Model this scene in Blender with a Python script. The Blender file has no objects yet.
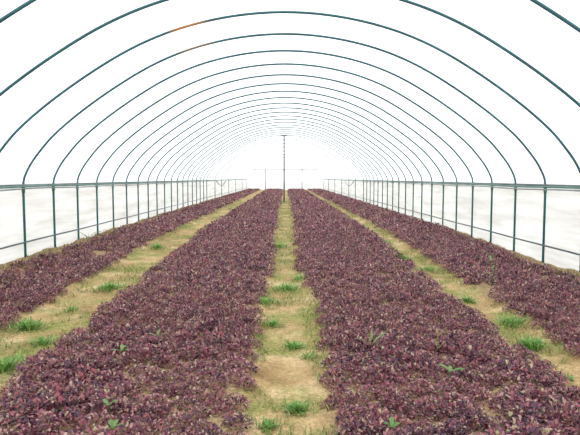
import bpy, math
import numpy as np

C = bpy.context.scene.collection
rng = np.random.default_rng(7)
H_CAM = 1.4
FOC = 560.0            # focal length in pixels of a 580 px wide frame
VPX, VPY = 285.3, 178.0
PITCH = math.atan(39.5/FOC)

# ------------------------------------------------------------------ helpers
def mesh_data(name, verts, faces, mat=None, smooth=True, tint=None):
    """verts (N,3); faces: list of index arrays, each (M,k)"""
    me = bpy.data.meshes.new(name)
    verts = np.asarray(verts, dtype=np.float32)
    if not isinstance(faces, list):
        faces = [faces]
    faces = [np.asarray(f, dtype=np.int32) for f in faces if len(f)]
    loops = np.concatenate([f.ravel() for f in faces])
    tot = np.concatenate([np.full(len(f), f.shape[1], dtype=np.int32) for f in faces])
    start = np.concatenate([[0], np.cumsum(tot)[:-1]]).astype(np.int32)
    me.vertices.add(len(verts)); me.vertices.foreach_set('co', verts.ravel())
    me.loops.add(len(loops)); me.loops.foreach_set('vertex_index', loops)
    me.polygons.add(len(tot)); me.polygons.foreach_set('loop_start', start)
    me.polygons.foreach_set('loop_total', tot)
    me.polygons.foreach_set('use_smooth', np.full(len(tot), smooth, dtype=bool))
    if tint is not None:
        at = me.attributes.new('tint', 'FLOAT', 'POINT')
        at.data.foreach_set('value', np.asarray(tint, dtype=np.float32))
    me.update(calc_edges=True)
    if mat: me.materials.append(mat)
    return me

def link(name, me, parent=None, loc=(0, 0, 0), rotz=0.0, scale=1.0):
    o = bpy.data.objects.new(name, me)
    C.objects.link(o)
    o.location = loc
    o.rotation_euler = (0, 0, rotz)
    o.scale = (scale,) * 3
    if parent: o.parent = parent
    return o

def tag(o, label=None, cat=None, group=None, kind=None):
    if label: o['label'] = label
    if cat: o['category'] = cat
    if group: o['group'] = group
    if kind: o['kind'] = kind
    return o

def tube(pts, r, n=10, closed_ends=True):
    """round tube along a polyline -> verts, [quads, caps]"""
    pts = np.asarray(pts, dtype=float)
    m = len(pts)
    t = np.gradient(pts, axis=0)
    t /= np.linalg.norm(t, axis=1)[:, None]
    ref = np.array([0, 1.0, 0]) if abs(t[:, 1]).max() < 0.8 else np.array([0, 0, 1.0])
    a = np.cross(t, ref); a /= np.linalg.norm(a, axis=1)[:, None]
    b = np.cross(t, a)
    ang = np.linspace(0, 2*np.pi, n, endpoint=False)
    r = np.broadcast_to(np.asarray(r, dtype=float), (m,))
    v = (pts[:, None, :] + r[:, None, None]*(np.cos(ang)[None, :, None]*a[:, None, :] + np.sin(ang)[None, :, None]*b[:, None, :])).reshape(-1, 3)
    i = np.arange(m-1)[:, None]*n; j = np.arange(n)[None, :]; k = (j+1) % n
    q = np.stack([i+j, i+k, i+n+k, i+n+j], -1).reshape(-1, 4)
    f = [q]
    if closed_ends:
        f.append(np.array([np.arange(n)[::-1], (m-1)*n + np.arange(n)]))
    return v, f

def join(parts):
    """parts: list of (verts, [faces])"""
    vs, by = [], {}
    off = 0
    for v, fs in parts:
        vs.append(np.asarray(v, dtype=float))
        for f in (fs if isinstance(fs, list) else [fs]):
            f = np.asarray(f)
            if len(f): by.setdefault(f.shape[1], []).append(f + off)
        off += len(v)
    return np.concatenate(vs), [np.concatenate(x) for x in by.values()]

def box(x0, x1, y0, y1, z0, z1):
    v = np.array([(x, y, z) for z in (z0, z1) for y in (y0, y1) for x in (x0, x1)], dtype=float)
    f = np.array([(0,2,3,1), (4,5,7,6), (0,1,5,4), (2,6,7,3), (0,4,6,2), (1,3,7,5)])
    return v, [f]

def hash2(ix, iy, seed):
    h = np.sin(ix*127.1 + iy*311.7 + seed*74.7)*43758.5453
    return h - np.floor(h)

def vnoise(x, y, seed=0):
    x = np.asarray(x, dtype=float); y = np.asarray(y, dtype=float)
    ix, iy = np.floor(x), np.floor(y)
    fx, fy = x-ix, y-iy
    fx = fx*fx*(3-2*fx); fy = fy*fy*(3-2*fy)
    return ((hash2(ix, iy, seed)*(1-fx) + hash2(ix+1, iy, seed)*fx)*(1-fy)
            + (hash2(ix, iy+1, seed)*(1-fx) + hash2(ix+1, iy+1, seed)*fx)*fy)

def smooth(a, b, x):
    t = np.clip((np.asarray(x, dtype=float)-a)/(b-a), 0, 1)
    return t*t*(3-2*t)

# the four beds between the three paths and the two soil banks (x ranges, edges wander with y)
BEDS = [(-3.74, -2.58), (-1.90, -0.20), (0.27, 1.90), (2.28, 3.76)]
def edge(k, y):
    y = np.asarray(y, dtype=float)
    mid = 0*y                                  # the middle path narrows and widens along its length
    if k == 3: mid = np.interp(y, [2.7, 3.2, 4.2, 6.2, 7.0, 10, 15, 60], [0.03, 0.01, -0.035, -0.045, 0.0, -0.01, -0.05, -0.05])
    if k == 4: mid = np.interp(y, [2.7, 3.2, 4.2, 6.2, 7.0, 10, 15, 60], [-0.05, -0.02, 0.05, 0.06, -0.09, -0.09, -0.02, -0.02])
    return mid + 0.06*(vnoise(np.asarray(y)*0.9, 0*np.asarray(y)+k*3.1, 5) - 0.5) + 0.07*(vnoise(np.asarray(y)*3.1, 0*np.asarray(y)+k*3.1, 9) - 0.5)

def in_bed(x, y):
    """distance inside the nearest bed edge (negative outside)"""
    best = np.full(np.shape(x), -9.0)
    for b, (x0, x1) in enumerate(BEDS):
        d = np.minimum(x - (x0 + edge(2*b, y)), (x1 + edge(2*b+1, y)) - x)
        best = np.maximum(best, d)
    return best

def ground_z(x, y):
    x = np.asarray(x, dtype=float); y = np.asarray(y, dtype=float)
    z = 0.17*smooth(4.0, 14.0, y)
    z = z + 0.035*smooth(-0.06, 0.08, in_bed(x, y))
    bank = np.where(x < 0, 0.20 - 0.02*smooth(4, 14, y)*0, 0.12)
    top = np.where(x < 0, 0.19, 0.10) + 0*y
    w = smooth(3.35, 3.82, np.abs(x))
    z = z*(1-w) + np.maximum(z, top + 0.05*smooth(6, 20, y))*w
    z = z + w*0.05*(vnoise(x*4, y*2.2, 3)-0.5)
    z = z + 0.030*(vnoise(x*5, y*5, 1)-0.5) + 0.018*(vnoise(x*17, y*17, 2)-0.5)
    return z

def px_ground(px, py):
    """ground point seen at pixel px, py (camera at the origin looking along +Y)"""
    el = math.atan((217.5-py)/FOC) - PITCH
    t = -math.tan(el)
    y = 5.0
    for _ in range(30):
        x = (px-VPX)/FOC*y*(math.cos(PITCH) + t*math.sin(PITCH))
        y = 0.5*y + 0.5*min((H_CAM - float(ground_z(x, y)))/t, 57)
    return x, y

# ------------------------------------------------------------------ materials
def new_mat(name):
    m = bpy.data.materials.new(name); m.use_nodes = True
    nt = m.node_tree; nt.nodes.clear()
    out = nt.nodes.new('ShaderNodeOutputMaterial')
    return m, nt, out

def N(nt, t, **kw):
    n = nt.nodes.new(t)
    for k, v in kw.items():
        if k in n.inputs.keys(): n.inputs[k].default_value = v
        else: setattr(n, k, v)
    return n

def ramp(nt, stops):
    r = nt.nodes.new('ShaderNodeValToRGB')
    el = r.color_ramp.elements
    while len(el) < len(stops): el.new(0.5)
    for e, (p, c) in zip(el, stops):
        e.position = p; e.color = (*c, 1)
    return r

def noise(nt, vec, scale, detail=4.0, rough=0.6):
    n = N(nt, 'ShaderNodeTexNoise', Scale=scale, Detail=detail, Roughness=rough)
    nt.links.new(vec, n.inputs['Vector'])
    return n

def mat_paint(name, base, rusty=True, rough=0.42):
    m, nt, out = new_mat(name)
    L = nt.links.new
    tc = N(nt, 'ShaderNodeTexCoord'); oi = N(nt, 'ShaderNodeObjectInfo')
    add = N(nt, 'ShaderNodeVectorMath', operation='ADD')
    mul = N(nt, 'ShaderNodeVectorMath', operation='SCALE'); mul.inputs['Scale'].default_value = 1.0
    L(oi.outputs['Location'], mul.inputs[0])
    L(tc.outputs['Object'], add.inputs[0]); L(mul.outputs[0], add.inputs[1])
    n1 = noise(nt, add.outputs[0], 3.0, 5)
    r1 = ramp(nt, [(0.3, tuple(c*0.75 for c in base)), (0.7, tuple(min(1, c*1.25) for c in base))])
    L(n1.outputs['Fac'], r1.inputs['Fac'])
    p = N(nt, 'ShaderNodeBsdfPrincipled', Roughness=rough)
    p.inputs['Specular IOR Level'].default_value = 0.25
    if rusty:
        at = N(nt, 'ShaderNodeAttribute', attribute_name='tint')      # where the paint has gone and the pipe rusts
        mx = N(nt, 'ShaderNodeMix', data_type='RGBA')
        L(at.outputs['Fac'], mx.inputs['Factor'])
        L(r1.outputs['Color'], mx.inputs['A']); mx.inputs['B'].default_value = (0.50, 0.22, 0.09, 1)
        L(mx.outputs['Result'], p.inputs['Base Color'])
    else:
        L(r1.outputs['Color'], p.inputs['Base Color'])
    L(p.outputs[0], out.inputs['Surface'])
    return m

def mat_film(name, clear, col, dirt=None):
    """translucent polythene film: part of the light goes straight through, the rest is scattered"""
    m, nt, out = new_mat(name)
    L = nt.links.new
    tr = N(nt, 'ShaderNodeBsdfTransparent'); tr.inputs['Color'].default_value = (1, 1, 1, 1)
    tl = N(nt, 'ShaderNodeBsdfTranslucent'); tl.inputs['Color'].default_value = (*col, 1)
    df = N(nt, 'ShaderNodeBsdfDiffuse'); df.inputs['Color'].default_value = (*col, 1)
    if dirt:
        tc = N(nt, 'ShaderNodeTexCoord')
        mp = N(nt, 'ShaderNodeMapping'); mp.inputs['Scale'].default_value = (1, 0.22, 2.6)
        L(tc.outputs['Object'], mp.inputs['Vector'])
        n1 = noise(nt, mp.outputs[0], 2.4, 6, 0.62)
        r = ramp(nt, [(0.36, dirt), (0.62, col)])
        L(n1.outputs['Fac'], r.inputs['Fac'])
        for s in (tl, df): L(r.outputs['Color'], s.inputs['Color'])
    m1 = N(nt, 'ShaderNodeMixShader'); m1.inputs[0].default_value = 0.22
    L(tl.outputs[0], m1.inputs[1]); L(df.outputs[0], m1.inputs[2])
    m2 = N(nt, 'ShaderNodeMixShader'); m2.inputs[0].default_value = clear
    L(m1.outputs[0], m2.inputs[1]); L(tr.outputs[0], m2.inputs[2])
    L(m2.outputs[0], out.inputs['Surface'])
    return m

def mat_soil():
    m, nt, out = new_mat('soil')
    L = nt.links.new
    tc = N(nt, 'ShaderNodeTexCoord'); v = tc.outputs['Object']
    n1 = noise(nt, v, 2.2, 6, 0.62)
    n2 = noise(nt, v, 1.4, 7, 0.68)
    n3 = noise(nt, v, 38.0, 4, 0.7)
    soil = ramp(nt, [(0.30, (0.29, 0.185, 0.085)), (0.5, (0.46, 0.325, 0.165)), (0.66, (0.62, 0.47, 0.28))])
    L(n1.outputs['Fac'], soil.inputs['Fac'])
    moss = ramp(nt, [(0.3, (0.15, 0.175, 0.04)), (0.7, (0.30, 0.32, 0.10))])
    L(n3.outputs['Fac'], moss.inputs['Fac'])
    mk = ramp(nt, [(0.45, (0, 0, 0)), (0.60, (0.9, 0.9, 0.9))])
    L(n2.outputs['Fac'], mk.inputs['Fac'])
    mx = N(nt, 'ShaderNodeMix', data_type='RGBA')
    L(mk.outputs['Color'], mx.inputs['Factor']); L(soil.outputs['Color'], mx.inputs['A']); L(moss.outputs['Color'], mx.inputs['B'])
    gr = ramp(nt, [(0.3, (0.62, 0.60, 0.58)), (0.65, (1.15, 1.15, 1.12))])
    L(n3.outputs['Fac'], gr.inputs['Fac'])
    mm = N(nt, 'ShaderNodeMix', data_type='RGBA', blend_type='MULTIPLY'); mm.inputs['Factor'].default_value = 1
    L(mx.outputs['Result'], mm.inputs['A']); L(gr.outputs['Color'], mm.inputs['B'])
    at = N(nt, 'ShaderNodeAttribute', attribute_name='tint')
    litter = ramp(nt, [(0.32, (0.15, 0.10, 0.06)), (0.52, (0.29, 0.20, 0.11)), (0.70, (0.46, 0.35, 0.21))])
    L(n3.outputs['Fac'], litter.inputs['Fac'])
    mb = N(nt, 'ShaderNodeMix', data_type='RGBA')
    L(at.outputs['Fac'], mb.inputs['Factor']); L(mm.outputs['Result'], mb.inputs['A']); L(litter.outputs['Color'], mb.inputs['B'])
    p = N(nt, 'ShaderNodeBsdfPrincipled', Roughness=0.95)
    p.inputs['Specular IOR Level'].default_value = 0.15
    L(mb.outputs['Result'], p.inputs['Base Color'])
    bp = N(nt, 'ShaderNodeBump', Strength=0.6, Distance=0.02)
    L(n3.outputs['Fac'], bp.inputs['Height']); L(bp.outputs[0], p.inputs['Normal'])
    L(p.outputs[0], out.inputs['Surface'])
    return m

def mat_leaf(name, stops, transl=0.2, rough=0.45, jitter=0.0):
    """leaf colour picked per leaf by the 'tint' attribute, shifted a little from plant to plant"""
    m, nt, out = new_mat(name)
    L = nt.links.new
    at = N(nt, 'ShaderNodeAttribute', attribute_name='tint')
    oi = N(nt, 'ShaderNodeObjectInfo')
    ma = N(nt, 'ShaderNodeMath', operation='MULTIPLY_ADD')
    L(oi.outputs['Random'], ma.inputs[0]); ma.inputs[1].default_value = jitter
    L(at.outputs['Fac'], ma.inputs[2])
    r = ramp(nt, stops)
    L(ma.outputs[0], r.inputs['Fac'])
    p = N(nt, 'ShaderNodeBsdfPrincipled', Roughness=rough)
    p.inputs['Specular IOR Level'].default_value = 0.45
    L(r.outputs['Color'], p.inputs['Base Color'])
    t = N(nt, 'ShaderNodeBsdfTranslucent'); L(r.outputs['Color'], t.inputs['Color'])
    mx = N(nt, 'ShaderNodeMixShader'); mx.inputs[0].default_value = transl
    L(p.outputs[0], mx.inputs[1]); L(t.outputs[0], mx.inputs[2])
    L(mx.outputs[0], out.inputs['Surface'])
    return m

M_HOOP = mat_paint('green_painted_pipe', (0.040, 0.130, 0.150))
M_LEG = mat_paint('green_painted_leg', (0.010, 0.100, 0.098), rusty=False)
M_RAIL = mat_paint('green_rail', (0.10, 0.22, 0.19), rusty=False)
M_LOW = mat_paint('blue_grey_pipe', (0.07, 0.11, 0.125), rusty=False)
M_TUBE = mat_paint('grey_roll_tube', (0.22, 0.27, 0.27), rusty=False)
M_GALV = mat_paint('galvanised_steel', (0.16, 0.19, 0.20), rusty=False)
M_POST = mat_paint('dark_post_steel', (0.07, 0.08, 0.10), rusty=False)
M_ROPE = mat_paint('pale_rope', (0.35, 0.40, 0.38), rusty=False, rough=0.8)
M_ROOF = mat_film('roof_film', 0.25, (0.93, 0.94, 0.94))
M_SKIRT = mat_film('skirt_film', 0.24, (0.86, 0.865, 0.87), (0.66, 0.64, 0.63))
M_SOIL = mat_soil()
RED = [(0.0, (0.035, 0.017, 0.036)), (0.20, (0.092, 0.038, 0.072)), (0.45, (0.220, 0.070, 0.110)),
       (0.65, (0.39, 0.100, 0.130)), (0.80, (0.46, 0.24, 0.22)), (0.92, (0.54, 0.41, 0.31)), (1.0, (0.40, 0.38, 0.19))]
M_RED = mat_leaf('red_leaf', RED, 0.2, 0.42, 0.0)
M_GREEN = mat_leaf('green_blade', [(0.0, (0.07, 0.20, 0.035)), (0.6, (0.18, 0.38, 0.075)), (1.0, (0.38, 0.50, 0.16))], 0.3, 0.5)
M_WEED = mat_leaf('weed_leaf', [(0.0, (0.05, 0.13, 0.035)), (0.6, (0.12, 0.25, 0.07)), (1.0, (0.24, 0.36, 0.13))], 0.3, 0.5)
M_YGREEN = mat_leaf('yellow_green_blade', [(0.0, (0.10, 0.20, 0.045)), (0.3, (0.20, 0.26, 0.07)), (0.7, (0.32, 0.33, 0.11)), (1.0, (0.46, 0.41, 0.20))], 0.3, 0.6)
M_BANK = mat_leaf('bank_weeds', [(0.0, (0.10, 0.07, 0.035)), (0.5, (0.18, 0.14, 0.055)), (0.8, (0.22, 0.22, 0.07)), (1.0, (0.38, 0.36, 0.15))], 0.25, 0.7)

# ------------------------------------------------------------------ the hoops
PROF = np.array([(1.0, -0.040), (0.9985, -0.008), (0.989, 0.021), (0.970, 0.067), (0.931, 0.123), (0.888, 0.170), (0.807, 0.240),
                 (0.711, 0.311), (0.625, 0.368), (0.538, 0.420), (0.442, 0.466), (0.327, 0.507), (0.173, 0.541), (0.0, 0.5545)])
W = 4.0
RAIL_Z = H_CAM - 0.12
def profile(offset=0.0, per=5):
    """hoop centre line in the xz plane from left rail over the ridge to right rail"""
    half = [(-u, v) for u, v in PROF]
    p = np.array(half + [(-a, b) for a, b in half[::-1][1:]])
    # Catmull-Rom
    out = []
    for i in range(len(p)-1):
        p0, p1, p2, p3 = p[max(i-1, 0)], p[i], p[i+1], p[min(i+2, len(p)-1)]
        for t in np.arange(per)/per:
            out.append(0.5*((2*p1) + (-p0+p2)*t + (2*p0-5*p1+4*p2-p3)*t*t + (-p0+3*p1-3*p2+p3)*t**3))
    out.append(p[-1])
    q = np.array(out)
    q[:, 0] *= 1 - 0.011*smooth(0.0, 0.12, q[:, 1])
    # the curve was measured on a view tilted slightly down: undo the tilt
    t = np.tan(np.arctan((39.5 + q[:, 1]*260.6)/FOC) - PITCH)
    D = 8.592
    q = np.stack([q[:, 0]*260.6/FOC*D*(math.cos(PITCH) - t*math.sin(PITCH)), t*D], 1)
    q[:, 0] *= W/abs(q[0, 0])
    q[:, 1] += H_CAM
    for _ in range(6):                                   # relax measuring noise
        q[1:-1] = 0.5*q[1:-1] + 0.25*(q[:-2] + q[2:])
    t = np.gradient(q, axis=0); t /= np.linalg.norm(t, axis=1)[:, None]
    nrm = np.stack([-t[:, 1], t[:, 0]], 1)               # outward (up at the ridge)
    return q + offset*nrm

arc = profile()
Z_JOIN = arc[0, 1]
arch_v, arch_f = tube(np.stack([arc[:, 0], 0*arc[:, 0], arc[:, 1]], 1), 0.0172, 10)
ARCH = mesh_data('arch', arch_v, arch_f, M_HOOP)
def rusty_arch(x0, x1, amount):
    t = amount*smooth(x0-0.12, x0+0.08, arch_v[:, 0])*(1-smooth(x1-0.08, x1+0.12, arch_v[:, 0]))
    return mesh_data('arch', arch_v, arch_f, M_HOOP, tint=t)
RUSTY = {2: rusty_arch(-1.45, -1.10, 1.0), 3: rusty_arch(-1.55, -1.15, 0.45)}
lv, lf = tube([(0, 0, -0.25), (0, 0, 0.3), (0, 0, 0.8), (0, 0, Z_JOIN)], 0.0185, 12)
LEG = mesh_data('leg', lv, lf, M_LEG)
cv, cf = join([tube([(0, 0, -0.045), (0, 0, -0.043), (0, 0, 0.043), (0, 0, 0.045)], [0.019, 0.025, 0.025, 0.019], 12)])
COLLAR = mesh_data('pipe_collar', cv, cf, M_RAIL)
bv, bf = tube([(0, 0.024, 0), (0, 0.034, 0), (0, 0.036, 0)], [0.009, 0.009, 0.004], 6)
BOLT = mesh_data('bolt', bv, bf, M_GALV)

S = 1.112
hoops = [5.10, 6.36] + [7.48 + S*n for n in range(0, 20)] + [7.48 + S*n for n in (22, 25, 29, 34, 40, 46)]
ORD = ('first second third fourth fifth sixth seventh eighth ninth tenth eleventh twelfth thirteenth fourteenth fifteenth sixteenth '
       'seventeenth eighteenth nineteenth twentieth twenty-first twenty-second twenty-third twenty-fourth twenty-fifth twenty-sixth '
       'twenty-seventh twenty-eighth').split()
hoop_special = {0: 'nearest green pipe hoop, showing only in the two top corners',
                1: 'second green pipe hoop from the camera, its crown out of the frame',
                2: 'third green pipe hoop from the camera, a rusty orange patch left of its crown',
                21: 'green pipe hoop carried at its ridge by the tall central post',
                27: 'thin pipe hoop framing the white end wall, farthest of all the hoops'}
for i, y in enumerate(hoops):
    o = bpy.data.objects.new('pipe_hoop', None); C.objects.link(o)
    o.location = (0, y, 0); o.empty_display_size = 0.3
    lab = hoop_special.get(i, f'{ORD[i]} green pipe hoop from the camera, arching over all the beds')
    tag(o, lab, 'greenhouse hoop', 'pipe hoops carrying the tunnel film')
    link('arch', RUSTY.get(i, ARCH), o)
    for s in (-1, 1):
        link('leg', LEG, o, (s*W, 0, 0))
        c = link('pipe_collar', COLLAR, o, (s*W, 0, Z_JOIN-0.02))
        if y < 20: link('bolt', BOLT, c, (0, 0, 0), math.pi)
END_Y = hoops[-1] + 0.06
NEAR_Y = -2.4

# ------------------------------------------------------------------ film skin (the setting)
fp = profile(0.030, 3)
ys = np.arange(NEAR_Y, END_Y+0.2, 0.37)
sag = np.zeros(len(ys))
v = np.array([(p[0], y, p[1]) for y in ys for p in fp])
n = len(fp)
i = np.arange(len(ys)-1)[:, None]*n; j = np.arange(n-1)[None, :]
q = np.stack([i+j, i+j+1, i+n+j+1, i+n+j], -1).reshape(-1, 4)
tag(link('ceiling', mesh_data('ceiling', v, q, M_ROOF)), 'arched white translucent film roof stretched over the hoops', 'roof', kind='structure')
for s, nm, side in ((-1, 'wall_left', 'left'), (1, 'wall_right', 'right')):
    zs = np.linspace(-0.05, RAIL_Z+0.04, 9)
    v = []
    for y in ys:
        for k, z in enumerate(zs):
            wob = 0.012*math.sin(y*2*math.pi/S)*math.sin(math.pi*k/8)
            v.append((s*(W+0.032+abs(wob)), y, z))
    n = len(zs)
    i = np.arange(len(ys)-1)[:, None]*n; j = np.arange(n-1)[None, :]
    q = np.stack([i+j, i+j+1, i+n+j+1, i+n+j], -1).reshape(-1, 4)
    tag(link(nm, mesh_data(nm, v, q, M_SKIRT)), f'dusty white film skirt closing the {side} side below the rail', 'film wall', kind='structure')
pv = [(p[0], END_Y, p[1]) for p in fp] + [(W, END_Y, -0.05), (-W, END_Y, -0.05)]
tag(link('wall_back', mesh_data('wall_back', pv, [np.array([np.arange(len(pv))])], M_ROOF, smooth=False)), 'white film end wall closing the far end of the tunnel', 'film wall', kind='structure')

# ------------------------------------------------------------------ ground
xs = np.linspace(-4.03, 4.03, 190)
yy = [-2.4]
while yy[-1] < END_Y: yy.append(yy[-1] + max(0.045, 0.012*max(yy[-1], 0)))
yy = np.array(yy); yy[-1] = END_Y
X, Y = np.meshgrid(xs, yy)
Z = ground_z(X, Y)
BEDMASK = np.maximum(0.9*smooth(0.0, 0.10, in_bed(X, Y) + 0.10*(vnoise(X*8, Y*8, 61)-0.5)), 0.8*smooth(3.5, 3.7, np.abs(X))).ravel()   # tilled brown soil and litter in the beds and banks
v = np.stack([X, Y, Z], -1).reshape(-1, 3)
n = len(xs)
i = np.arange(len(yy)-1)[:, None]*n; j = np.arange(n-1)[None, :]
q = np.stack([i+j, i+j+1, i+n+j+1, i+n+j], -1).reshape(-1, 4)
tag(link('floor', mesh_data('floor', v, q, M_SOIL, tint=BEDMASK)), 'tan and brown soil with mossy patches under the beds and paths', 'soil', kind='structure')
# pale land outside, seen dimly through the film
m, nt, out = new_mat('outside_land')
tc = N(nt, 'ShaderNodeTexCoord'); n1 = noise(nt, tc.outputs['Object'], 0.35, 6)
r = ramp(nt, [(0.35, (0.34, 0.33, 0.25)), (0.6, (0.48, 0.46, 0.41))]); nt.links.new(n1.outputs['Fac'], r.inputs['Fac'])
d = N(nt, 'ShaderNodeBsdfDiffuse'); nt.links.new(r.outputs['Color'], d.inputs['Color']); nt.links.new(d.outputs[0], out.inputs['Surface'])
lx = np.array([-160, -40, -12, -5.2, -4.3, 4.3, 5.2, 12, 40, 160.]); ly = np.array([-60, -10, 0, 5, 10, 20, 35, 61, 90, 220.])
X, Y = np.meshgrid(lx, ly)
Zl = -0.30 + 0.22*smooth(4.4, 5.2, np.abs(X))
v = np.stack([X, Y, Zl], -1).reshape(-1, 3); n = len(lx)
i = np.arange(len(ly)-1)[:, None]*n; j = np.arange(n-1)[None, :]
q = np.stack([i+j, i+j+1, i+n+j+1, i+n+j], -1).reshape(-1, 4)
tag(link('ground', mesh_data('ground', v, q, m)), 'pale open land outside the film', 'ground', kind='structure')

# ------------------------------------------------------------------ rails, tubes, ropes, post
def run(name, pts, r, mat, label, cat, group=None, n=10):
    v, f = tube(pts, r, n)
    return tag(link(name, mesh_data(name, v, f, mat)), label, cat, group)
yl = np.concatenate([np.arange(NEAR_Y+0.1, END_Y-0.1, 0.55), [END_Y-0.1]])
for s, side in ((-1, 'left'), (1, 'right')):
    x = s*(W-0.034)
    w = 0.006*np.sin(yl*1.7 + s) + 0.012*(vnoise(yl*0.4, 0*yl+s, 4)-0.5)
    rail = bpy.data.objects.new('film_rail', None); C.objects.link(rail)
    tag(rail, f'long green rail clamped to the hoop legs along the {side} wall at shoulder height', 'rail', 'upper rails')
    v, f = tube(np.stack([0*yl + x, yl, RAIL_Z - 0.013 + w], 1), 0.0165, 10)
    link('pipe', mesh_data('pipe', v, f, M_RAIL), rail)
    v, f = join([box(x-0.006+s*0.010, x+0.006+s*0.010, NEAR_Y+0.1, END_Y-0.1, RAIL_Z-0.005, RAIL_Z+0.025)])
    link('film_channel', mesh_data('film_channel', v, f, M_GALV), rail)
    run('roll_tube', np.stack([0*yl + x - s*0.012, yl, RAIL_Z - 0.050 + 1.5*w], 1), 0.0115, M_TUBE,
        f'thin grey roll-up tube hanging just under the {side} upper rail', 'tube', 'roll-up tubes')
    lz = (0.42 if s < 0 else 0.37)
    run('lower_rail', np.stack([0*yl + x, yl, lz + 0.5*w], 1), 0.0130, M_LOW,
        f'thin blue-grey rail crossing the {side} film skirt at knee height', 'rail', 'lower rails')
    ty = np.linspace(32.0, 37.0, 14)
    run('tie_rope', np.stack([0*ty + x - s*0.05, ty, RAIL_Z - 0.05 - 0.30*np.sin(np.pi*(ty-32)/5.0)**1.0], 1), 0.020, M_LEG,
        f'rope sagging in a loop below the {side} rail far down the tunnel', 'rope', 'sagging ropes')

ridge = profile()[len(profile())//2, 1]
post = bpy.data.objects.new('support_post', None); C.objects.link(post)
PY = hoops[21]
gz = float(ground_z(0.0, PY))
post.location = (-0.06, PY, gz)
tag(post, 'tall dark steel post standing in the middle path under the ridge', 'post')
v, f = tube([(0, 0, -0.2), (0, 0, 1), (0, 0, 2), (0, 0, ridge-gz-0.045)], 0.034, 12)
link('shaft', mesh_data('shaft', v, f, M_POST), post)
v, f = box(-0.15, 0.15, -0.03, 0.03, ridge-gz-0.045, ridge-gz-0.0155)
link('head_plate', mesh_data('head_plate', v, f, M_POST), post)
v, f = box(-0.14, 0.14, -0.14, 0.14, -0.06, 0.03)
link('base_plate', mesh_data('base_plate', v, f, M_POST), post)

fr = bpy.data.objects.new('end_frame', None); C.objects.link(fr)
fr.location = (0, END_Y-0.10, 0)
tag(fr, 'pale steel door frame of two uprights and a crossbar at the far end wall', 'frame')
top = H_CAM + 0.85
for xx in (-2.05, 1.75):
    v, f = tube([(xx, 0, 0), (xx, 0, 1), (xx, 0, top + (0.12 if xx > 0 else 0))], 0.036, 8)
    link('upright', mesh_data('upright', v, f, M_POST), fr)
v, f = tube([(-3.3, 0.0, top), (0, 0.0, top), (3.3, 0.0, top)], 0.034, 8)
link('crossbar', mesh_data('crossbar', v, f, M_POST), fr)

# ------------------------------------------------------------------ plants
def leaf_batch(base, az, el, length, width, curl, ruffle, nu, nv, rg):
    """many leaves at once. base (K,3); az, el, length, width, curl, ruffle (K,); nu x nv quads per leaf"""
    K = len(az)
    u = np.linspace(0, 1, nu+1)[None, :, None]
    w = np.linspace(-1, 1, nv+1)[None, None, :]
    shape = np.power(np.sin(np.pi*np.clip(0.06+0.86*u, 0, 1)), 0.8)*(0.55+0.55*u)
    e = el[:, None, None] - curl[:, None, None]*u
    # stem line integral of direction
    du = length[:, None]/nu
    ee = (el[:, None] - curl[:, None]*np.linspace(0, 1, nu+1)[None, :])
    rr = np.concatenate([np.zeros((K, 1)), np.cumsum(np.cos(ee[:, :-1])*du, 1)], 1)
    zz = np.concatenate([np.zeros((K, 1)), np.cumsum(np.sin(ee[:, :-1])*du, 1)], 1)
    lat = w*shape*width[:, None, None]*0.5
    ph = rg.uniform(0, 6.28, (K, 1, 1))
    up = ruffle[:, None, None]*np.abs(w)*np.sin(u*9 + ph + w*2.5)*shape + 0.18*width[:, None, None]*w*w*shape
    ca, sa = np.cos(az)[:, None, None], np.sin(az)[:, None, None]
    R = rr[:, :, None] - up*np.sin(e); Zv = zz[:, :, None] + up*np.cos(e)
    x = base[:, 0, None, None] + R*ca - lat*sa
    y = base[:, 1, None, None] + R*sa + lat*ca
    z = base[:, 2, None, None] + Zv + 0*lat
    v = np.stack([x, y, z], -1).reshape(-1, 3)
    per = (nu+1)*(nv+1)
    a = (np.arange(nu)[:, None]*(nv+1) + np.arange(nv)[None, :]).ravel()
    q = np.stack([a, a+1, a+nv+2, a+nv+1], -1)
    f = (np.arange(K)[:, None, None]*per + q[None]).reshape(-1, 4)
    return v, f, per

def plants(px, py, pz, psize, nl, nu, nv, rg, grow=1.0, bush=1.0):
    """nl leaves on each of the plants at px, py, pz; returns verts, faces, tint"""
    P = len(px); K = P*nl
    pi = np.repeat(np.arange(P), nl)
    rank = np.tile((np.arange(nl)+0.5)/nl, P)                 # 0 = inner upright, 1 = outer flat
    sz = psize[pi]
    ra = rg.uniform(0, 2*np.pi, K); rr = np.sqrt(rg.uniform(0, 1, K))*(1 + 0.12*rg.normal(0, 1, K))
    rr = np.minimum(rr, 1.0)
    off = np.stack([np.cos(ra), np.sin(ra)], 1)*(rr*0.60*sz)[:, None]
    az = ra + rg.normal(0, 1.1, K)
    el = np.radians(62 - 40*rr + rg.normal(0, 24, K))
    length = rg.uniform(0.012, 0.028, K)*grow*(sz/0.15)**0.5
    width = length*rg.uniform(0.50, 0.85, K)
    curl = np.radians(rg.uniform(0, 80, K))
    hz = np.power(rg.uniform(0.0, 1.0, K), 0.8)*0.46*sz*bush*(1.02-0.85*np.minimum(rr, 1.1)**2).clip(0.08, 1)
    base = np.stack([px[pi]+off[:, 0], py[pi]+off[:, 1], pz[pi]+hz-0.003], 1)
    v, f, per = leaf_batch(base, az, el, length, width, curl, width*0.22, nu, nv, rg)
    pt = rg.normal(0, 0.07, P)[pi]
    t = np.clip(0.40 + pt + rg.normal(0, 0.24, K), 0.0, 0.84)
    odd = rg.random(K)
    t = np.where(odd > 0.86, rg.uniform(0.82, 1.0, K), t)
    return v, f, np.repeat(t, per)

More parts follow.
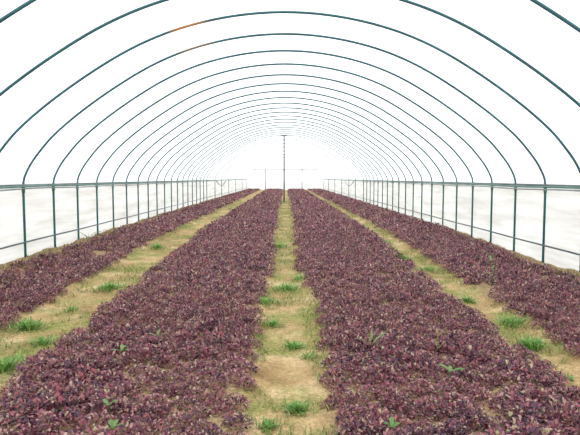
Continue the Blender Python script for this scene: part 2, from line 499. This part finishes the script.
# positions: a jittered planting over all four beds
SP = 0.148
gx = np.arange(-3.85, 3.9, SP); gy = np.arange(1.2, END_Y-0.8, SP)
GX, GY = np.meshgrid(gx, gy)
GX = (GX + (np.arange(len(gy)) % 2)[:, None]*SP*0.5).ravel(); GY = GY.ravel()
GX = GX + rng.normal(0, 0.03, GX.shape); GY = GY + rng.normal(0, 0.03, GY.shape)
inside = in_bed(GX, GY)
thin = vnoise(GX*1.6, GY*1.1, 21)*0.6 + vnoise(GX*4, GY*4, 22)*0.4
keep = (inside > 0.035) & ~((thin < 0.23) & (GY > 4.2) & (rng.random(GX.shape) < 0.6)) 
GX, GY, inside = GX[keep], GY[keep], inside[keep]
GZ = ground_z(GX, GY)
SZ = 0.155*(0.82 + 0.40*vnoise(GX*2.3, GY*2.3, 31))*rng.uniform(0.85, 1.18, GX.shape)*(0.80 + 0.20*smooth(0.0, 0.16, inside))
# the 300 largest in the picture
rad = 0.10
vis = (np.abs((GX + VPX*0)/GY*FOC) - 0 < 292 + rad/GY*FOC*0.6) & (GY > 2.62)
px_ = VPX + GX/GY*FOC
vis = vis & (px_ > -14) & (px_ < 594)
order = np.argsort(np.where(vis, GY, 1e9))[:300]
one = np.zeros(len(GX), bool); one[order] = True

protos = []
for k in range(14):
    rg = np.random.default_rng(100+k)
    v, f, t = plants(np.zeros(1), np.zeros(1), np.zeros(1), np.ones(1)*0.150, 240, 3, 2, rg)
    protos.append(mesh_data('red_leaf_plant', v, f, M_RED, tint=t))
sources = {}
for k in order:
    left = GX[k] < 0
    if inside[k] < 0.17:
        near_mid = abs(GX[k]) < 0.9
        lab = ('dark red leafy plant edging the left front bed against the middle path' if left else 'dark red leafy plant edging the right front bed against the middle path') if near_mid \
            else ('dark red leafy plant edging the left front bed against the side path' if left else 'dark red leafy plant edging the right front bed against the side path')
        grp = ('front plants along the middle path, ' if near_mid else 'front plants along the side path, ') + ('left bed' if left else 'right bed')
    else:
        lab = 'dark red leafy plant well inside the front bed left of the middle path' if left else 'dark red leafy plant well inside the front bed right of the middle path'
        grp = 'front plants inside the ' + ('left bed' if left else 'right bed')
    pid = int(rng.integers(14))
    if pid not in sources:
        o = link('red_leaf_plant', protos[pid]); sources[pid] = o
    else:
        o = sources[pid].copy(); C.objects.link(o)
    o.location = (GX[k], GY[k], GZ[k]); o.rotation_euler = (0, 0, rng.uniform(0, 6.28))
    sc = SZ[k]/0.150; o.scale = (sc, sc, sc*rng.uniform(0.85, 1.15))
    tag(o, lab, 'plant', grp)

rest = ~one
parts_v, parts_f, parts_t = [], [], []
off = 0
for lo, hi, nl, nu, nv, grow in ((0, 6.5, 230, 2, 2, 1.0), (6.5, 12.0, 135, 2, 1, 1.3), (12.0, 24.0, 56, 2, 1, 2.0), (24.0, 99, 18, 2, 1, 3.3)):
    s = rest & (GY >= lo) & (GY < hi)
    rg = np.random.default_rng(int(lo)+500)
    v, f, t = plants(GX[s], GY[s], GZ[s], SZ[s], nl, nu, nv, rg, grow)
    parts_v.append(v); parts_f.append(f+off); parts_t.append(t); off += len(v)
me = mesh_data('red_leaf_crop', np.concatenate(parts_v), np.concatenate(parts_f), M_RED, tint=np.concatenate(parts_t))
tag(link('red_leaf_crop', me), 'dense dark red crop filling the side beds and running back to the end wall', 'crop', kind='stuff')

# ------------------------------------------------------------------ grass, weeds
def blades(bx, by, bz, length, width, az, el, curl, rg, nu=3):
    base = np.stack([bx, by, bz], 1)
    v, f, per = leaf_batch(base, az, el, length, width, curl, width*0.0, nu, 1, rg)
    return v, f, per

def scatter(name, x, y, lo, hi, wd, mat, label, cat, seed, elmin=25, t=(0, 1)):
    rg = np.random.default_rng(seed)
    K = len(x)
    v, f, per = blades(x, y, ground_z(x, y)-0.004, rg.uniform(lo, hi, K), rg.uniform(0.5, 1, K)*wd, rg.uniform(0, 6.28, K),
                       np.radians(rg.uniform(elmin, 85, K)), np.radians(rg.uniform(10, 80, K)), rg, 2)
    tag(link(name, mesh_data(name, v, f, mat, tint=np.repeat(rg.uniform(*t, K), per))), label, cat, kind='stuff')

rg = np.random.default_rng(77)
K = 170000
x = rg.uniform(-2.75, 2.5, K); y = 2.2 + 32*rg.uniform(0, 1, K)**1.5
ins = in_bed(x, y)
dens = vnoise(x*3.2, y*1.6, 41)*0.55 + vnoise(x*9, y*9, 42)*0.45
ok = (ins < 0.03) & (dens + 0.16*smooth(-0.20, 0.0, ins) + np.where(np.abs(x) < 1, 0.06, 0)*smooth(5, 7, y) > 0.60) & (np.abs(x) < 2.7)
scatter('path_grass', x[ok], y[ok], 0.022, 0.065, 0.011, M_YGREEN, 'short yellow-green grass and moss growing thinly over the three soil paths', 'grass', 78)
K = 26000
sgn = np.where(rg.random(K) < 0.5, -1, 1)
x = sgn*rg.uniform(3.52, 3.90, K); y = rg.uniform(3.0, 58, K)
dn = vnoise(x*2.0, y*1.3, 51)
ok = (dn > 0.30) & ((np.abs(x) > 3.66) | (rg.random(K) < 0.4))
scatter('bank_weeds', x[ok], y[ok], 0.03, 0.10, 0.016, M_BANK, 'low brownish-green weeds covering the soil banks along both film skirts', 'weeds', 79, 15)

def tuft(px, py, spread, n, length, label, seed, mat=None, wide=0.009, group='green grass tufts on the paths'):
    n = int(n*1.9); spread *= 1.3; length *= 1.15; wide *= 1.15
    rg = np.random.default_rng(seed)
    x0, y0 = px_ground(px, py)
    a = rg.uniform(0, 6.28, n); r = np.abs(rg.normal(0, 0.48, n)).clip(0, 0.85)*spread
    bx = r*np.cos(a)*1.0; by = r*np.sin(a)*1.15
    z0 = float(ground_z(x0, y0))
    bz = ground_z(x0+bx, y0+by) - z0 - 0.004
    az = a + rg.normal(0, 0.7, n)
    ln = length*rg.uniform(0.55, 1.1, n)
    v, f, per = blades(bx, by, bz, ln, rg.uniform(0.7, 1.3, n)*wide, az, np.radians(rg.uniform(35, 82, n)), np.radians(rg.uniform(15, 85, n)), rg, 4)
    o = link('grass_tuft', mesh_data('grass_tuft', v, f, mat or M_GREEN, tint=np.repeat(rg.uniform(0, 1, n), per)), loc=(x0, y0, z0))
    return tag(o, label, 'grass tuft', group)

TUFTS = [
 (29, 328, 0.13, 150, 0.085, 'bright green grass tuft at the outer edge of the left side path, largest there'),
 (44, 343, 0.10, 80, 0.065, 'blue-green grass tuft just in front of the largest tuft on the left side path'),
 (5, 369, 0.12, 130, 0.085, 'green grass tuft on the left side path cut by the picture edge'),
 (72, 310, 0.07, 40, 0.045, 'small thin grass tuft in mid width of left side path, behind the largest tuft'),
 (110, 289, 0.17, 150, 0.085, 'wide green grass patch across the left side path beside the inner bed'),
 (158, 248, 0.15, 90, 0.09, 'green grass tuft at the outer bed edge far along the left side path'),
 (297, 411, 0.055, 75, 0.055, 'low green grass tuft in the middle path, nearest of the large ones there'),
 (268, 429, 0.045, 40, 0.045, 'small pale grass tuft at the left edge of the middle path, nearest of all'),
 (294, 348, 0.075, 80, 0.055, 'green grass tuft in the centre of the middle path, halfway to the narrow part'),
 (308, 358, 0.05, 30, 0.045, 'small thin grass tuft touching the right edge of the middle path'),
 (273, 325, 0.085, 65, 0.06, 'grass tuft at the left edge of the middle path beside a leafy bed corner'),
 (265, 303, 0.15, 110, 0.06, 'yellowish grass tuft on the left edge of middle path near its narrow part'),
 (287, 290, 0.15, 150, 0.07, 'wide grass tuft filling the narrow part of the middle path'),
 (298, 280, 0.13, 70, 0.06, 'small grass tuft at the right edge of the narrow part of the middle path'),
 (280, 247, 0.20, 130, 0.08, 'distant green grass patch in the middle path beyond its narrow part'),
 (531, 349, 0.085, 190, 0.085, 'dense green tuft on the right side path, lushest and nearest large one there'),
 (512, 325, 0.13, 120, 0.075, 'loose wide grass tuft on the right side path behind the lushest tuft'),
 (468, 302, 0.075, 75, 0.065, 'small green grass tuft on the right side path behind the loose wide tuft'),
 (568, 380, 0.045, 25, 0.04, 'tiny pale grass tuft on bare soil at the near end of the right side path'),
 (429, 271, 0.13, 80, 0.08, 'green grass tuft at the outer edge halfway along the right side path'),
 (404, 259, 0.13, 70, 0.08, 'green grass tuft at the inner edge halfway along the right side path'),
 (387, 244, 0.15, 60, 0.09, 'distant grass tuft on the right side path, farthest of its tufts'),
]
for k, (a, b, c, d, e, lab) in enumerate(TUFTS):
    tuft(a, b, c, d, e, lab, 900+k)

# broad-leaved weeds among the red plants: stem and separate leaves
def weed(name, px, py, leaves, stem_h, label, seed, mat=M_WEED, tint=0.8):
    """leaves: list of (azimuth deg, elevation deg, length, width, height on the stem, curl deg)"""
    rg = np.random.default_rng(seed)
    x0, y0 = px_ground(px, py)
    y0 -= 0.12*0; z0 = float(ground_z(x0, y0))
    o = bpy.data.objects.new(name, None); C.objects.link(o); o.location = (x0, y0, z0); o.empty_display_size = 0.05
    tag(o, label, 'weed', 'green weeds among the red plants')
    if name == 'broad_leaf_weed':
        stem_h *= 0.6; leaves = [(a, e, l, w, h*0.6, c) for a, e, l, w, h, c in leaves]
    v, f = tube([(0, 0, -0.02), (0.003, 0, stem_h*0.5), (0.0, 0.003, stem_h)], [0.0035, 0.003, 0.0018], 8)
    link('stem', mesh_data('stem', v, f, mat, tint=np.full(len(v), 0.5)), o)
    for (a, e, l, w, h, c) in leaves:
        v, f, per = leaf_batch(np.array([[0, 0, h]]), np.radians([a]), np.radians([e]), np.array([l]), np.array([w]), np.radians([c]), np.array([w*0.06]), 8, 4, rg)
        link('leaf', mesh_data('leaf', v, f, mat, tint=np.full(len(v), tint + rg.normal(0, 0.08))), o)
    return o

weed('two_bladed_weed', 371, 350, [(20, 52, 0.17, 0.028, 0.03, 40), (165, 45, 0.15, 0.024, 0.03, 55), (75, 70, 0.12, 0.02, 0.04, 20)], 0.10,
     'weed with long arching green blades rising from the right front bed', 1)
weed('broad_leaf_weed', 450, 381, [(150, 40, 0.085, 0.05, 0.10, 30), (-10, 25, 0.10, 0.045, 0.10, 30), (70, 45, 0.06, 0.03, 0.09, 30)], 0.11,
     'small bright green broad-leaved weed in the right front bed, nearer its side path', 2)
weed('broad_leaf_weed', 392, 439, [(160, 45, 0.05, 0.035, 0.09, 30), (20, 40, 0.05, 0.035, 0.09, 30), (90, 65, 0.055, 0.03, 0.10, 30)], 0.105,
     'green broad-leaved seedling at the very front of the right bed', 3)
weed('upright_weed', 437, 357, [(90*k, 60, 0.05, 0.016, 0.05+0.025*k, 40) for k in range(6)], 0.19,
     'thin upright yellow-green weed standing in the right front bed', 4, M_YGREEN, 0.6)
weed('upright_weed', 492, 287, [(137*k, 55, 0.10, 0.03, 0.08+0.04*k, 50) for k in range(8)], 0.42,
     'tall thin green weed standing in the right outer bed', 5)
weed('broad_leaf_weed', 122, 359, [(100, 50, 0.07, 0.03, 0.10, 40), (210, 35, 0.08, 0.03, 0.10, 40), (330, 35, 0.08, 0.03, 0.10, 40), (30, 60, 0.05, 0.03, 0.11, 40)], 0.115,
     'grey-green leafy weed in the left front bed, beyond the other weeds there', 6)
weed('broad_leaf_weed', 109, 415, [(150, 45, 0.055, 0.032, 0.095, 30), (10, 40, 0.06, 0.034, 0.095, 30), (260, 40, 0.05, 0.03, 0.09, 30)], 0.105,
     'small green weed near the front of the left bed, behind the nearest weed', 7)
weed('broad_leaf_weed', 114, 439, [(130, 50, 0.06, 0.036, 0.09, 30), (350, 45, 0.065, 0.036, 0.09, 30), (230, 40, 0.05, 0.03, 0.085, 30), (60, 60, 0.05, 0.03, 0.1, 30)], 0.105,
     'green broad-leaved weed nearest the camera in the left front bed', 8)
weed('broad_leaf_weed', 158, 343, [(190, 30, 0.09, 0.02, 0.10, 30), (350, 30, 0.10, 0.02, 0.10, 30), (80, 55, 0.07, 0.02, 0.10, 30)], 0.11,
     'pale weed with narrow spreading leaves in the left front bed, nearest the middle path', 9)
weed('arching_weed', 89, 243, [(30, 70, 0.42, 0.035, 0.05, 120), (170, 65, 0.34, 0.03, 0.05, 90), (260, 60, 0.3, 0.03, 0.05, 80)], 0.20,
     'green weed arching over the soil bank beside the left film skirt', 10)

# ------------------------------------------------------------------ daylight, camera
w = bpy.data.worlds.new('overcast_sky'); bpy.context.scene.world = w
w.use_nodes = True
nt = w.node_tree; nt.nodes.clear()
bg = nt.nodes.new('ShaderNodeBackground'); o = nt.nodes.new('ShaderNodeOutputWorld')
bg.inputs['Color'].default_value = (0.97, 0.985, 1.0, 1); bg.inputs['Strength'].default_value = 1.9
nt.links.new(bg.outputs[0], o.inputs['Surface'])

cam = bpy.data.cameras.new('camera'); co = bpy.data.objects.new('camera', cam); C.objects.link(co)
co.location = (0, 0, H_CAM)
cam.sensor_width = 36; cam.lens = FOC/580*36
cam.clip_end = 500; cam.clip_start = 0.05
co.rotation_euler = (math.radians(90) - math.atan(39.5/FOC), 0, -math.atan(4.7/FOC))
sc = bpy.context.scene
sc.camera = co
sc.view_settings.view_transform = 'Standard'; sc.view_settings.look = 'None'
sc.view_settings.gamma = 1; sc.view_settings.use_curve_mapping = False
sc.view_settings.exposure = 0.2
sc.cycles.max_bounces = 10; sc.cycles.diffuse_bounces = 6; sc.cycles.transparent_max_bounces = 12
